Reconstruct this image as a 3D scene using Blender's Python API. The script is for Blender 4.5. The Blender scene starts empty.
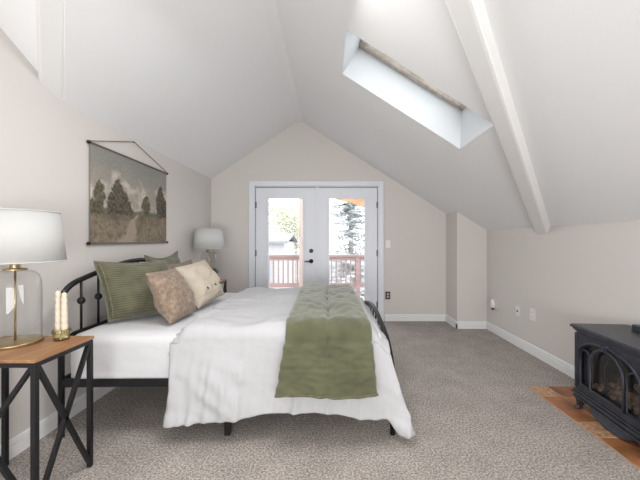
import bpy, bmesh, math, random
from mathutils import Vector, Matrix, noise
random.seed(7)
PI = math.pi
sc = bpy.context.scene
col = sc.collection
R = math.radians

# ------------------------------------------------------------------ materials
def mat(name, color, rough=.6, metal=0, bump=None, vary=None, spec=None, sheen=0, coat=0):
    """Principled material; vary=(scale, amount, detail) mottles the colour, bump=(scale, strength, detail)."""
    m = bpy.data.materials.new(name); m.use_nodes = True
    nt = m.node_tree; b = nt.nodes['Principled BSDF']
    b.inputs['Base Color'].default_value = (*color, 1)
    b.inputs['Roughness'].default_value = rough
    b.inputs['Metallic'].default_value = metal
    if spec is not None: b.inputs['Specular IOR Level'].default_value = spec
    if sheen:
        b.inputs['Sheen Weight'].default_value = sheen
    if coat: b.inputs['Coat Weight'].default_value = coat
    tc = nt.nodes.new('ShaderNodeTexCoord')
    if vary:
        n = nt.nodes.new('ShaderNodeTexNoise'); n.inputs['Scale'].default_value = vary[0]
        n.inputs['Detail'].default_value = vary[2] if len(vary) > 2 else 3
        nt.links.new(tc.outputs['Object'], n.inputs['Vector'])
        r = nt.nodes.new('ShaderNodeValToRGB'); a = vary[1]
        r.color_ramp.elements[0].position = .3; r.color_ramp.elements[1].position = .7
        r.color_ramp.elements[0].color = (*[max(0, c*(1-a)) for c in color], 1)
        r.color_ramp.elements[1].color = (*[min(1, c*(1+a)) for c in color], 1)
        nt.links.new(n.outputs['Fac'], r.inputs['Fac'])
        nt.links.new(r.outputs['Color'], b.inputs['Base Color'])
    if bump:
        n = nt.nodes.new('ShaderNodeTexNoise'); n.inputs['Scale'].default_value = bump[0]
        n.inputs['Detail'].default_value = bump[2] if len(bump) > 2 else 4
        nt.links.new(tc.outputs['Object'], n.inputs['Vector'])
        bp = nt.nodes.new('ShaderNodeBump'); bp.inputs['Strength'].default_value = bump[1]
        bp.inputs['Distance'].default_value = .01
        nt.links.new(n.outputs['Fac'], bp.inputs['Height'])
        nt.links.new(bp.outputs['Normal'], b.inputs['Normal'])
    return m

def carpet_mat():
    m = mat('carpet', (.34, .30, .27), .95, spec=.1)
    nt = m.node_tree; b = nt.nodes['Principled BSDF']
    tc = nt.nodes.new('ShaderNodeTexCoord')
    n1 = nt.nodes.new('ShaderNodeTexNoise'); n1.inputs['Scale'].default_value = 88; n1.inputs['Detail'].default_value = 4; n1.inputs['Roughness'].default_value = .8
    n2 = nt.nodes.new('ShaderNodeTexNoise'); n2.inputs['Scale'].default_value = 5; n2.inputs['Detail'].default_value = 3
    for n in (n1, n2): nt.links.new(tc.outputs['Object'], n.inputs['Vector'])
    r = nt.nodes.new('ShaderNodeValToRGB')
    e = r.color_ramp.elements
    e[0].position = .37; e[0].color = (.17, .148, .134, 1)
    e[1].position = .62; e[1].color = (.66, .615, .57, 1)
    k = e.new(.5); k.color = (.385, .345, .315, 1)
    nt.links.new(n1.outputs['Fac'], r.inputs['Fac'])
    r2 = nt.nodes.new('ShaderNodeValToRGB'); e = r2.color_ramp.elements
    e[0].position = .35; e[0].color = (.86, .86, .86, 1); e[1].position = .65; e[1].color = (1, 1, 1, 1)
    nt.links.new(n2.outputs['Fac'], r2.inputs['Fac'])
    mx = nt.nodes.new('ShaderNodeMix'); mx.data_type = 'RGBA'; mx.blend_type = 'MULTIPLY'; mx.inputs['Factor'].default_value = 1
    nt.links.new(r.outputs['Color'], mx.inputs['A']); nt.links.new(r2.outputs['Color'], mx.inputs['B'])
    nt.links.new(mx.outputs['Result'], b.inputs['Base Color'])
    bp = nt.nodes.new('ShaderNodeBump'); bp.inputs['Strength'].default_value = .45; bp.inputs['Distance'].default_value = .008
    nt.links.new(n1.outputs['Fac'], bp.inputs['Height']); nt.links.new(bp.outputs['Normal'], b.inputs['Normal'])
    return m

def wood_mat(name, c0, c1, scale=(2, 30, 30), rough=.45):
    m = mat(name, c0, rough)
    nt = m.node_tree; b = nt.nodes['Principled BSDF']
    tc = nt.nodes.new('ShaderNodeTexCoord'); mp = nt.nodes.new('ShaderNodeMapping'); mp.inputs['Scale'].default_value = scale
    n = nt.nodes.new('ShaderNodeTexNoise'); n.inputs['Scale'].default_value = 1; n.inputs['Detail'].default_value = 5
    nt.links.new(tc.outputs['Object'], mp.inputs['Vector']); nt.links.new(mp.outputs['Vector'], n.inputs['Vector'])
    r = nt.nodes.new('ShaderNodeValToRGB'); e = r.color_ramp.elements
    e[0].position = .35; e[0].color = (*c0, 1); e[1].position = .68; e[1].color = (*c1, 1)
    nt.links.new(n.outputs['Fac'], r.inputs['Fac']); nt.links.new(r.outputs['Color'], b.inputs['Base Color'])
    return m

def glass_mat(name, tint=(1, 1, 1), refl=.35, ior=1.45, rough=.02):
    m = bpy.data.materials.new(name); m.use_nodes = True
    nt = m.node_tree; nt.nodes.clear()
    o = nt.nodes.new('ShaderNodeOutputMaterial'); mx = nt.nodes.new('ShaderNodeMixShader')
    t = nt.nodes.new('ShaderNodeBsdfTransparent'); t.inputs['Color'].default_value = (*tint, 1)
    g = nt.nodes.new('ShaderNodeBsdfGlossy'); g.inputs['Roughness'].default_value = rough
    lw = nt.nodes.new('ShaderNodeLayerWeight'); lw.inputs['Blend'].default_value = .5
    pw = nt.nodes.new('ShaderNodeMath'); pw.operation = 'POWER'; pw.inputs[1].default_value = 3.5
    ma = nt.nodes.new('ShaderNodeMath'); ma.operation = 'MULTIPLY_ADD'; ma.inputs[1].default_value = refl*1.6; ma.inputs[2].default_value = .04; ma.use_clamp = True
    nt.links.new(lw.outputs['Facing'], pw.inputs[0]); nt.links.new(pw.outputs[0], ma.inputs[0])
    nt.links.new(ma.outputs[0], mx.inputs['Fac'])
    nt.links.new(t.outputs[0], mx.inputs[1]); nt.links.new(g.outputs[0], mx.inputs[2]); nt.links.new(mx.outputs[0], o.inputs['Surface'])
    return m

def weave_mat(name, color, scale, amount=.25, strength=.5, rough=.9, sheen=.2, axis='X', mottle=None):
    """ribbed / woven cloth: wave bands in object space plus mottling"""
    m = mat(name, color, rough, sheen=sheen, spec=.15)
    nt = m.node_tree; b = nt.nodes['Principled BSDF']
    tc = nt.nodes.new('ShaderNodeTexCoord')
    w = nt.nodes.new('ShaderNodeTexWave'); w.bands_direction = axis; w.inputs['Scale'].default_value = scale
    w.inputs['Distortion'].default_value = 1.2; w.inputs['Detail'].default_value = 2; w.inputs['Detail Scale'].default_value = 2
    n = nt.nodes.new('ShaderNodeTexNoise'); n.inputs['Scale'].default_value = mottle or 14; n.inputs['Detail'].default_value = 4
    nt.links.new(tc.outputs['Object'], w.inputs['Vector']); nt.links.new(tc.outputs['Object'], n.inputs['Vector'])
    ad = nt.nodes.new('ShaderNodeMath'); ad.operation = 'MULTIPLY_ADD'; ad.inputs[1].default_value = .45
    nt.links.new(w.outputs['Fac'], ad.inputs[0]); nt.links.new(n.outputs['Fac'], ad.inputs[2])
    r = nt.nodes.new('ShaderNodeValToRGB'); e = r.color_ramp.elements
    e[0].position = .4; e[0].color = (*[c*(1-amount) for c in color], 1)
    e[1].position = 1.0; e[1].color = (*[min(1, c*(1+amount)) for c in color], 1)
    nt.links.new(ad.outputs[0], r.inputs['Fac']); nt.links.new(r.outputs['Color'], b.inputs['Base Color'])
    bp = nt.nodes.new('ShaderNodeBump'); bp.inputs['Strength'].default_value = strength; bp.inputs['Distance'].default_value = .004
    nt.links.new(ad.outputs[0], bp.inputs['Height']); nt.links.new(bp.outputs['Normal'], b.inputs['Normal'])
    return m

def vcol_mat(name, rough=.85):
    m = mat(name, (.5, .5, .5), rough, spec=.1)
    nt = m.node_tree; b = nt.nodes['Principled BSDF']
    a = nt.nodes.new('ShaderNodeVertexColor'); a.layer_name = 'paint'
    tc = nt.nodes.new('ShaderNodeTexCoord')
    n = nt.nodes.new('ShaderNodeTexNoise'); n.inputs['Scale'].default_value = 60; n.inputs['Detail'].default_value = 4
    nt.links.new(tc.outputs['Object'], n.inputs['Vector'])
    mr = nt.nodes.new('ShaderNodeMapRange'); mr.inputs['To Min'].default_value = .75; mr.inputs['To Max'].default_value = 1.6
    nt.links.new(n.outputs['Fac'], mr.inputs['Value'])
    mx = nt.nodes.new('ShaderNodeVectorMath'); mx.operation = 'SCALE'
    nt.links.new(a.outputs['Color'], mx.inputs[0]); nt.links.new(mr.outputs['Result'], mx.inputs['Scale'])
    nt.links.new(mx.outputs['Vector'], b.inputs['Base Color'])
    return m

M = dict(
    wall=mat('wall_paint', (.655, .62, .595), .9, bump=(120, .04)),
    ceil=mat('ceiling_paint', (.83, .84, .85), .95, bump=(90, .05)),
    white=mat('white_trim_paint', (.80, .80, .80), .45),
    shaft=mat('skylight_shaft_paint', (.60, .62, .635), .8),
    door=mat('white_door_paint', (.76, .785, .84), .4),
    carpet=carpet_mat(),
    black=mat('black_metal', (.012, .012, .014), .42, metal=.3, vary=(60, .2)),
    iron=mat('cast_iron', (.042, .046, .060), .33, metal=.35, bump=(160, .12), vary=(25, .25)),
    soot=mat('sooty_firebox', (.085, .075, .065), .9, vary=(8, .4)),
    log=mat('ceramic_log', (.42, .27, .15), .9, vary=(30, .5), bump=(40, .8)),
    brass=mat('brushed_brass', (.52, .41, .24), .3, metal=1, bump=(200, .05)),
    bronze=mat('dark_bronze', (.03, .026, .022), .35, metal=.8),
    hinge=mat('dark_nickel', (.12, .12, .13), .35, metal=.9),
    shade=mat('linen_lampshade', (.54, .54, .53), .9, bump=(250, .15)),
    sheet=mat('white_sheet', (.64, .64, .66), .9, bump=(14, .25, 5), sheen=.1),
    duvet=mat('white_duvet', (.485, .485, .50), .9, bump=(26, .35, 5), sheen=.1),
    throw=weave_mat('olive_velvet', (.092, .097, .052), 60, .34, .12, .85, .6, 'X', 6),
    throwb=mat('olive_binding', (.10, .10, .05), .85, vary=(40, .3), sheen=.3),
    sham=weave_mat('green_corduroy', (.118, .115, .072), 19, .30, .7, .9, .3, 'Y', 12),
    shamflat=mat('green_flange', (.15, .148, .094), .9, vary=(60, .25), sheen=.2),
    sham2=weave_mat('grey_green_corduroy', (.150, .150, .110), 19, .2, .5, .9, .3, 'Y', 12),
    brown=mat('taupe_jacquard', (.25, .185, .135), .9, vary=(34, .36, 6), bump=(45, .5), sheen=.2),
    taupe=mat('grey_taupe_cloth', (.235, .20, .165), .9, vary=(40, .25), bump=(60, .4)),
    cream=mat('cream_linen', (.56, .49, .395), .9, vary=(160, .12), bump=(220, .35)),
    creamseam=mat('cream_seam', (.55, .47, .36), .9, vary=(160, .12)),
    button=mat('horn_button', (.06, .065, .05), .5, vary=(50, .3)),
    tablewood=wood_mat('warm_oak', (.27, .125, .05), (.43, .225, .10), (25, 3, 25), .4),
    candle=mat('ivory_wax', (.70, .61, .49), .5, vary=(20, .05)),
    wick=mat('wick', (.25, .22, .2), .9),
    glass=glass_mat('clear_glass', (.955, .965, .96), .55),
    amber=glass_mat('pale_amber_glass', (.88, .87, .76), .45),
    pane=glass_mat('window_glass', (.97, .98, .98), .12),
    smoke=glass_mat('smoked_stove_glass', (.78, .78, .80), .45, rough=.04),
    plastic=mat('white_plastic', (.80, .79, .77), .35),
    brownplastic=mat('dark_brown_plate', (.035, .028, .024), .4),
    tanface=mat('tan_outlet_face', (.50, .46, .42), .5),
    slot=mat('outlet_slot', (.02, .02, .02), .6),
    terra=mat('terracotta_tile', (.30, .115, .045), .45, vary=(7, .45, 5), bump=(30, .15)),
    terrab=mat('terracotta_tile_light', (.36, .15, .06), .45, vary=(7, .45, 5), bump=(30, .15)),
    beige=mat('mottled_beige_tile', (.46, .27, .15), .5, vary=(45, .45, 6), bump=(45, .2)),
    grout=mat('tile_grout', (.40, .29, .21), .9, vary=(80, .15)),
    rodwood=wood_mat('dark_rod_wood', (.10, .08, .062), (.16, .13, .10), (40, 3, 40)),
    cord=mat('twine_cord', (.13, .10, .075), .9),
    paint=vcol_mat('landscape_print'),
    leaf=mat('plant_leaf', (.07, .15, .04), .6, vary=(20, .4)),
    pot=mat('stone_pot', (.45, .43, .40), .8, vary=(20, .1)),
    soil=mat('soil', (.03, .02, .015), 1, vary=(30, .3)),
    deckwood=wood_mat('deck_boards', (.34, .31, .29), (.42, .39, .37), (2, 12, 2), .8),
    railwood=wood_mat('railing_redwood', (.32, .22, .205), (.40, .29, .275), (4, 4, 30), .7),
    postwood=wood_mat('porch_post_wood', (.42, .33, .28), (.50, .40, .35), (20, 20, 2), .7),
    soffit=wood_mat('porch_soffit_wood', (.36, .21, .105), (.44, .28, .15), (3, 14, 14), .7),
    snow=mat('snow_ground', (.30, .30, .305), .9, vary=(.6, .12)),
    siding=mat('pale_siding', (.46, .46, .46), .8, vary=(3, .04)),
    roofing=mat('grey_shingle', (.30, .30, .31), .9, vary=(12, .15)),
    garage=mat('garage_door', (.36, .37, .38), .6, vary=(4, .05)),
    paleleaf=mat('pale_spring_leaf', (.48, .50, .36), .8, vary=(3, .25)),
    bark=mat('bark', (.46, .43, .41), .9, vary=(14, .3)),
    needle=mat('snowy_needles', (.55, .58, .58), .8, vary=(2.2, .45)),
    alu=mat('skylight_metal', (.58, .53, .47), .4, metal=.7, vary=(18, .2)),
)

# ------------------------------------------------------------------ mesh helpers
def obj(name, bm, m, parent=None, smooth=False, loc=None, bevel=0, subsurf=0, solid=0):
    me = bpy.data.meshes.new(name)
    bmesh.ops.recalc_face_normals(bm, faces=bm.faces[:])
    if smooth:
        for f in bm.faces: f.smooth = True
    bm.to_mesh(me); bm.free()
    for mm in (m if isinstance(m, (list, tuple)) else [m]): me.materials.append(mm)
    o = bpy.data.objects.new(name, me); col.objects.link(o)
    if parent: o.parent = parent
    if loc: o.location = loc
    if solid:
        s = o.modifiers.new('solid', 'SOLIDIFY'); s.thickness = solid; s.offset = -1
    if bevel:
        b = o.modifiers.new('bevel', 'BEVEL'); b.width = bevel; b.segments = 2; b.limit_method = 'ANGLE'; b.angle_limit = R(40)
    if subsurf:
        s = o.modifiers.new('sub', 'SUBSURF'); s.levels = subsurf; s.render_levels = subsurf
    return o

def tag(o, label=None, cat=None, group=None, kind=None):
    if label: o['label'] = label
    if cat: o['category'] = cat
    if group: o['group'] = group
    if kind: o['kind'] = kind
    return o

def thing(name, label, cat, loc=(0, 0, 0), rz=0, group=None):
    o = bpy.data.objects.new(name, None); col.objects.link(o)
    o.location = loc; o.rotation_euler = (0, 0, rz); o.empty_display_size = .1
    return tag(o, label, cat, group)

def struct(name, bm, m, **k):
    o = obj(name, bm, m, **k); o['kind'] = 'structure'; return o

def box(bm, x0, x1, y0, y1, z0, z1, mi=0, mtx=None):
    vs = [bm.verts.new(p) for p in ((x0,y0,z0),(x1,y0,z0),(x1,y1,z0),(x0,y1,z0),(x0,y0,z1),(x1,y0,z1),(x1,y1,z1),(x0,y1,z1))]
    if mtx:
        for v in vs: v.co = mtx @ v.co
    for q in ((3,2,1,0),(4,5,6,7),(0,1,5,4),(1,2,6,5),(2,3,7,6),(3,0,4,7)):
        f = bm.faces.new([vs[i] for i in q]); f.material_index = mi
    return vs

def bxm(*a, **k):
    bm = bmesh.new(); box(bm, *a, **k); return bm

def face(bm, pts, mi=0):
    f = bm.faces.new([bm.verts.new(p) for p in pts]); f.material_index = mi; return f

def bar(bm, a, b, w, h=None, up=(0, 0, 1)):
    """rectangular bar from a to b; w across, h along the 'up' side"""
    a = Vector(a); b = Vector(b); h = h or w
    t = (b-a).normalized(); s = t.cross(Vector(up))
    if s.length < 1e-4: s = t.cross(Vector((1, 0, 0)))
    s.normalize(); u = s.cross(t).normalized()
    vs = [bm.verts.new(p + s*i*w/2 + u*j*h/2) for p in (a, b) for i, j in ((-1,-1),(1,-1),(1,1),(-1,1))]
    for q in ((0,1,2,3),(7,6,5,4),(0,4,5,1),(1,5,6,2),(2,6,7,3),(3,7,4,0)): bm.faces.new([vs[i] for i in q])

def tube(bm, pts, r, seg=10, closed=False, caps=True):
    pts = [Vector(p) for p in pts]; n = len(pts); rs = r if isinstance(r, (list, tuple)) else [r]*n
    rings = []; prev = None
    for i, p in enumerate(pts):
        if closed: t = (pts[(i+1) % n]-pts[i-1]).normalized()
        else: t = (pts[min(i+1, n-1)]-pts[max(i-1, 0)]).normalized()
        if prev is None:
            s = t.cross(Vector((0, 0, 1)))
            if s.length < .1: s = t.cross(Vector((1, 0, 0)))
        else: s = prev - t*prev.dot(t)
        s.normalize(); prev = s; u = t.cross(s)
        rings.append([bm.verts.new(p + (s*math.cos(k*2*PI/seg)+u*math.sin(k*2*PI/seg))*rs[i]) for k in range(seg)])
    for i in range(n if closed else n-1):
        a, b = rings[i], rings[(i+1) % n]
        for k in range(seg): bm.faces.new((a[k], a[(k+1) % seg], b[(k+1) % seg], b[k]))
    if caps and not closed:
        bm.faces.new(rings[0][::-1]); bm.faces.new(rings[-1])

def lathe(bm, prof, seg=32, c=(0, 0, 0), caps=True):
    rings = [[bm.verts.new((c[0]+r*math.cos(k*2*PI/seg), c[1]+r*math.sin(k*2*PI/seg), c[2]+z)) for k in range(seg)] for r, z in prof]
    for a, b in zip(rings, rings[1:]):
        for k in range(seg): bm.faces.new((a[k], a[(k+1) % seg], b[(k+1) % seg], b[k]))
    if caps:
        bm.faces.new(rings[0][::-1]); bm.faces.new(rings[-1])

def ball(bm, c, r, sx=1, sy=1, sz=1, seg=12):
    m = Matrix.Translation(c) @ Matrix.Diagonal((sx, sy, sz, 1))
    bmesh.ops.create_uvsphere(bm, u_segments=seg, v_segments=max(6, seg//2+2), radius=r, matrix=m)

def arch(u0, u1, z0, zs, n=16, rise=None):
    """closed outline (u, z) of an arched opening; zs is the springing height"""
    c = (u0+u1)/2; r = abs(u1-u0)/2; rise = rise or r
    return [(u0, z0), (u1, z0)] + [(c + r*math.cos(PI*k/n), zs + rise*math.sin(PI*k/n)) for k in range(n+1)]

def plate(outer, holes, thick, to3d):
    """flat plate with holes, drawn in 2-D, extruded +-thick/2; to3d maps (a, b, depth) to a point"""
    cu = bpy.data.curves.new('tmp', 'CURVE'); cu.dimensions = '2D'; cu.fill_mode = 'BOTH'; cu.extrude = thick/2
    for loop in [outer]+holes:
        s = cu.splines.new('POLY'); s.points.add(len(loop)-1); s.use_cyclic_u = True
        for p, q in zip(s.points, loop): p.co = (q[0], q[1], 0, 1)
    o = bpy.data.objects.new('tmp', cu); col.objects.link(o)
    dg = bpy.context.evaluated_depsgraph_get()
    me = bpy.data.meshes.new_from_object(o.evaluated_get(dg))
    bm = bmesh.new(); bm.from_mesh(me)
    bpy.data.objects.remove(o); bpy.data.curves.remove(cu); bpy.data.meshes.remove(me)
    bmesh.ops.remove_doubles(bm, verts=bm.verts[:], dist=1e-5)
    for v in bm.verts: v.co = Vector(to3d(v.co.x, v.co.y, v.co.z))
    return bm

def grid(bm, nu, nv, fn, mi=0):
    vs = [[bm.verts.new(fn(i/nu, j/nv)) for j in range(nv+1)] for i in range(nu+1)]
    for i in range(nu):
        for j in range(nv):
            f = bm.faces.new((vs[i][j], vs[i+1][j], vs[i+1][j+1], vs[i][j+1])); f.material_index = mi
    return vs

def sm(a, b, x):
    t = max(0, min(1, (x-a)/(b-a))); return t*t*(3-2*t)

def interp(tab, x):
    if x <= tab[0][0]: return tab[0][1]
    for (x0, y0), (x1, y1) in zip(tab, tab[1:]):
        if x <= x1:
            t = (x-x0)/(x1-x0); t = t*t*(3-2*t); return y0+(y1-y0)*t
    return tab[-1][1]

def copy_tree(o, parent=None):
    c = o.copy(); col.objects.link(c); c.parent = parent
    for ch in list(o.children): copy_tree(ch, c)
    return c

# ------------------------------------------------------------------ camera
EYE = 1.22
cam_d = bpy.data.cameras.new('camera'); cam_d.sensor_width = 36; cam_d.lens = 310/640*36; cam_d.shift_x = -10/640
cam_d.clip_start = .05
cam = bpy.data.objects.new('camera', cam_d); col.objects.link(cam)
cam.location = (0, 0, EYE); cam.rotation_euler = (PI/2, 0, 0); sc.camera = cam

# ------------------------------------------------------------------ room shell
XL, XR, YB, YR = -1.79, 2.16, 4.67, -2.2       # left wall, right wall, back wall, rear edge
RX0, RX1, RZ = -.505, -.407, 2.997             # flat strip along the ridge
EL = 2.14                                       # left eave
def zr(x): return RZ-.64*(x-RX1)
def zl(x): return EL+(RZ-EL)*(x-XL)/(RX0-XL)
BX, BY = 1.75, 4.27                             # boxed-out corner

struct('floor', bxm(XL-.15, XR+.15, YR, YB+.15, -.12, 0), M['carpet'])
struct('wall_left', bxm(XL-.15, XL, YR, YB+.15, 0, 3.1), M['wall'])
struct('wall_right', bxm(XR, XR+.15, YR, YB+.15, 0, 1.42), M['wall'])
bmw = bxm(BX, XR, BY, YB, 0, 1.32)
for v in bmw.verts:
    if v.co.z > 1: v.co.z = zr(v.co.x)+.01
struct('wall_back_right', bmw, M['wall'])
DX0, DX1, DZ1 = -1.145, .735, 2.035            # door opening
struct('wall_back', plate([(XL-.1, 0), (DX0, 0), (DX0, DZ1), (DX1, DZ1), (DX1, 0), (XR+.1, 0), (XR+.1, 1.5), (RX1, RZ+.12), (RX0, RZ+.12), (XL-.1, EL+.05)],
       [], .16, lambda a, b, c: (a, YB+.08+c, b)), M['wall'])

struct('wall_rear', plate([(XL-.1, 0), (XR+.1, 0), (XR+.1, 1.45), (RX1, RZ+.1), (XL-.1, RZ+.1)], [[(-.6, .9), (.9, .9), (.9, 2.0), (-.6, 2.0)]],
       .14, lambda a, b, c: (a, YR-.07+c, b)), M['wall'])
# ceiling: gable running to the back wall, left valley, cross roof; skylight opening with its shaft
SX0, SX1, SY0, SY1 = .11, 1.13, 2.13, 2.70
bm = bmesh.new()
YE = YB+.02
VY0, VY1 = 2.09, .60                            # left valley at wall / at ridge
face(bm, [(XL, YE, EL), (RX0, YE, RZ), (RX0, VY1, RZ), (XL, VY0, EL)])
face(bm, [(XL, VY0, EL), (RX0, VY1, RZ), (XL, VY1, RZ)])
face(bm, [(RX0, YE, RZ), (RX1, YE, RZ), (RX1, YR, RZ), (RX0, YR, RZ)])
face(bm, [(XL, VY1, RZ), (RX0, VY1, RZ), (RX0, YR, RZ), (XL, YR, RZ)])
xs = [RX1, SX0, SX1, XR+.05]; ys = [YR, SY0, SY1, YE]
for i in range(3):
    for j in range(3):
        if i == 1 and j == 1: continue
        face(bm, [(xs[a], ys[b], zr(xs[a])) for a, b in ((i, j), (i+1, j), (i+1, j+1), (i, j+1))])
bmesh.ops.remove_doubles(bm, verts=bm.verts[:], dist=1e-4)
struct('ceiling', bm, M['ceil'])
# shaft: leans a little, as the photo's far side shows
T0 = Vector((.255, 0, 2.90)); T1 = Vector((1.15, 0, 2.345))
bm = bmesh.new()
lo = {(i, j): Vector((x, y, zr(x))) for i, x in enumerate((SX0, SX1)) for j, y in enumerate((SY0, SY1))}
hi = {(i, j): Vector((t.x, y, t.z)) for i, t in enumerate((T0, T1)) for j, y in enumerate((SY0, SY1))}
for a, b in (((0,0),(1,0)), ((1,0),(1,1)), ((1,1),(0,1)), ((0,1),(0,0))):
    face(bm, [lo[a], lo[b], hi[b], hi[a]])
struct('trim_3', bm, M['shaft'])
# skylight window at the top of the shaft
t = (T1-T0).normalized(); nrm = Vector((-t.z, 0, t.x)); nrm = nrm if nrm.z > 0 else -nrm
bm = bmesh.new()
off = nrm*.02
for y in (SY0+.02, SY1-.025):
    bar(bm, T0+Vector((0, y, 0))+off, T1+Vector((0, y, 0))+off, .05, .05, nrm)
for p in (T0+t*.025, T1-t*.025):
    bar(bm, p+Vector((0, SY0, 0))+off, p+Vector((0, SY1, 0))+off, .05, .05, nrm)
bar(bm, T0+Vector((0, SY1-.075, 0))+off*1.4, T1+Vector((0, SY1-.075, 0))+off*1.4, .014, .03, nrm)
sk = struct('window_1', bm, M['alu'], bevel=.005)
bm = bmesh.new()
bar(bm, T0+Vector((0, (SY0+SY1)/2, 0))+off*2, T1+Vector((0, (SY0+SY1)/2, 0))+off*2, SY1-SY0-.06, .008, nrm)
obj('window_pane', bm, M['pane'], sk)

# valley beams
def beam(name, A, B, w, d, nrm):
    bm = bmesh.new(); bar(bm, A, B, w, d, nrm); return struct(name, bm, M['white'], bevel=.018)
nr = Vector((.64, 0, 1)).normalized()
def pr(x, y, dz): return Vector((x, y, zr(x)-dz))
beam('trim_1', pr(2.2, 3.175, .0), pr(-.40, .27, .0), .135, .13, nr)
nl = Vector((-.25, .33, .91)).normalized(); dl = Vector((1.285, -1.43, .857))
A = Vector((XL, 1.993, 2.168))+nl*.06
beam('trim_2', A-dl*.05, A+dl*1.0, .124, .12, nl)

# baseboards (profiled)
def baseboard(name, a, b, inward):
    bm = bmesh.new(); a = Vector(a); b = Vector(b); n = Vector(inward)
    prof = [(0, 0), (.016, 0), (.016, .068), (.006, .072), (.006, .078), (.014, .080), (.010, .098), (0, .103)]
    ra = [bm.verts.new(a+n*p+Vector((0, 0, z))) for p, z in prof]; rb = [bm.verts.new(b+n*p+Vector((0, 0, z))) for p, z in prof]
    k = len(prof)
    for i in range(k): bm.faces.new((ra[i], ra[(i+1) % k], rb[(i+1) % k], rb[i]))
    bm.faces.new(ra[::-1]); bm.faces.new(rb)
    struct(name, bm, M['white'])
baseboard('baseboard_left', (XL, YR, 0), (XL, YB, 0), (1, 0, 0))
baseboard('baseboard_back', (DX1+.09, YB, 0), (BX, YB, 0), (0, -1, 0))
baseboard('baseboard_back_left', (XL, YB, 0), (DX0-.09, YB, 0), (0, -1, 0))
baseboard('baseboard_side', (BX, BY-.016, 0), (BX, YB, 0), (-1, 0, 0))
baseboard('baseboard_back_right', (BX-.016, BY, 0), (XR, BY, 0), (0, -1, 0))
baseboard('baseboard_right', (XR, YR, 0), (XR, BY, 0), (-1, 0, 0))

# door casing
bm = bmesh.new()
cw = .07
for x0, x1, z0, z1 in ((DX0-cw, DX0, 0, DZ1+cw), (DX1, DX1+cw, 0, DZ1+cw), (DX0, DX1, DZ1, DZ1+cw)):
    box(bm, x0, x1, YB-.018, YB+.002, z0, z1)
for x0, x1, z0, z1 in ((DX0-cw, DX0-cw+.014, 0, DZ1+cw), (DX1+cw-.014, DX1+cw, 0, DZ1+cw), (DX0-cw, DX1+cw, DZ1+cw-.014, DZ1+cw)):
    box(bm, x0, x1, YB-.026, YB+.002, z0, z1)
for x0, x1, z0, z1 in ((DX0, DX0+.012, 0, DZ1), (DX1-.012, DX1, 0, DZ1), (DX0, DX1, DZ1-.012, DZ1)):
    box(bm, x0, x1, YB+.002, YB+.16, z0, z1)
box(bm, DX0, DX1, YB+.0, YB+.16, 0, .02)
struct('trim_4', bm, M['door'], bevel=.003)

def glass_door(name, x0, x1, gx0, gx1, gz0, gz1, hinge_x, hardware):
    y0, y1 = YB+.03, YB+.075
    bm = plate([(x0, .025), (x1, .025), (x1, 2.012), (x0, 2.012)], [[(gx0, gz0), (gx1, gz0), (gx1, gz1), (gx0, gz1)]], y1-y0, lambda a, b, c: (a, (y0+y1)/2+c, b))
    d = struct(name, bm, M['door'])
    bm = bmesh.new(); w = .028
    for a, b, c, e in ((gx0-w, gx0+.008, gz0-w, gz1+w), (gx1-.008, gx1+w, gz0-w, gz1+w), (gx0, gx1, gz0-w, gz0+.008), (gx0, gx1, gz1-.008, gz1+w)):
        box(bm, a, b, y0-.012, y0+.004, c, e)
    obj('glazing_bead', bm, M['door'], d, bevel=.005)
    bm = bmesh.new()
    for a, b, c, e in ((x0-.012, x0+.002, .025, 2.025), (x1-.002, x1+.012, .025, 2.025), (x0-.012, x1+.012, 2.010, 2.026)): box(bm, a, b, y0+.02, y0+.03, c, e)
    obj('gap_shade_strip', bm, M['hinge'], d)  # dark strip added to stand for shade in the door gaps, stops daylight
    for z in (1.75, 1.02, .24):
        bm = bmesh.new(); tube(bm, [(hinge_x, y0-.010, z-.05), (hinge_x, y0-.010, z+.05)], .011, 10)
        box(bm, hinge_x-.02, hinge_x+.02, y0-.004, y0+.001, z-.045, z+.045)
        obj('hinge', bm, M['hinge'], d)
    if hardware:
        hx = -.285
        bm = bmesh.new(); mx = Matrix.Translation((hx, y0-.010, 1.055)) @ Matrix.Rotation(PI/2, 4, 'X')
        bmesh.ops.create_cone(bm, cap_ends=True, segments=20, radius1=.033, radius2=.028, depth=.022, matrix=mx)
        box(bm, hx-.005, hx+.005, y0-.035, y0-.018, 1.037, 1.073)
        obj('deadbolt', bm, M['bronze'], d, bevel=.002)
        bm = bmesh.new(); mx = Matrix.Translation((hx, y0-.010, .90)) @ Matrix.Rotation(PI/2, 4, 'X')
        bmesh.ops.create_cone(bm, cap_ends=True, segments=20, radius1=.033, radius2=.028, depth=.022, matrix=mx)
        tube(bm, [(hx, y0-.015, .90), (hx, y0-.055, .90), (hx-.02, y0-.06, .90), (hx-.10, y0-.058, .897)], [.012, .012, .011, .008], 10)
        obj('door_handle', bm, M['bronze'], d, smooth=True)
    return d
glass_door('door_1', -1.124, -.200, -.934, -.407, .24, 1.855, -1.133, True)
d2 = glass_door('door_2', -.190, .714, -.015, .527, .24, 1.855, .724, False)
obj('astragal', bxm(-.215, -.178, YB+.014, YB+.032, .025, 2.02), M['door'], d2, bevel=.004)

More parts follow.
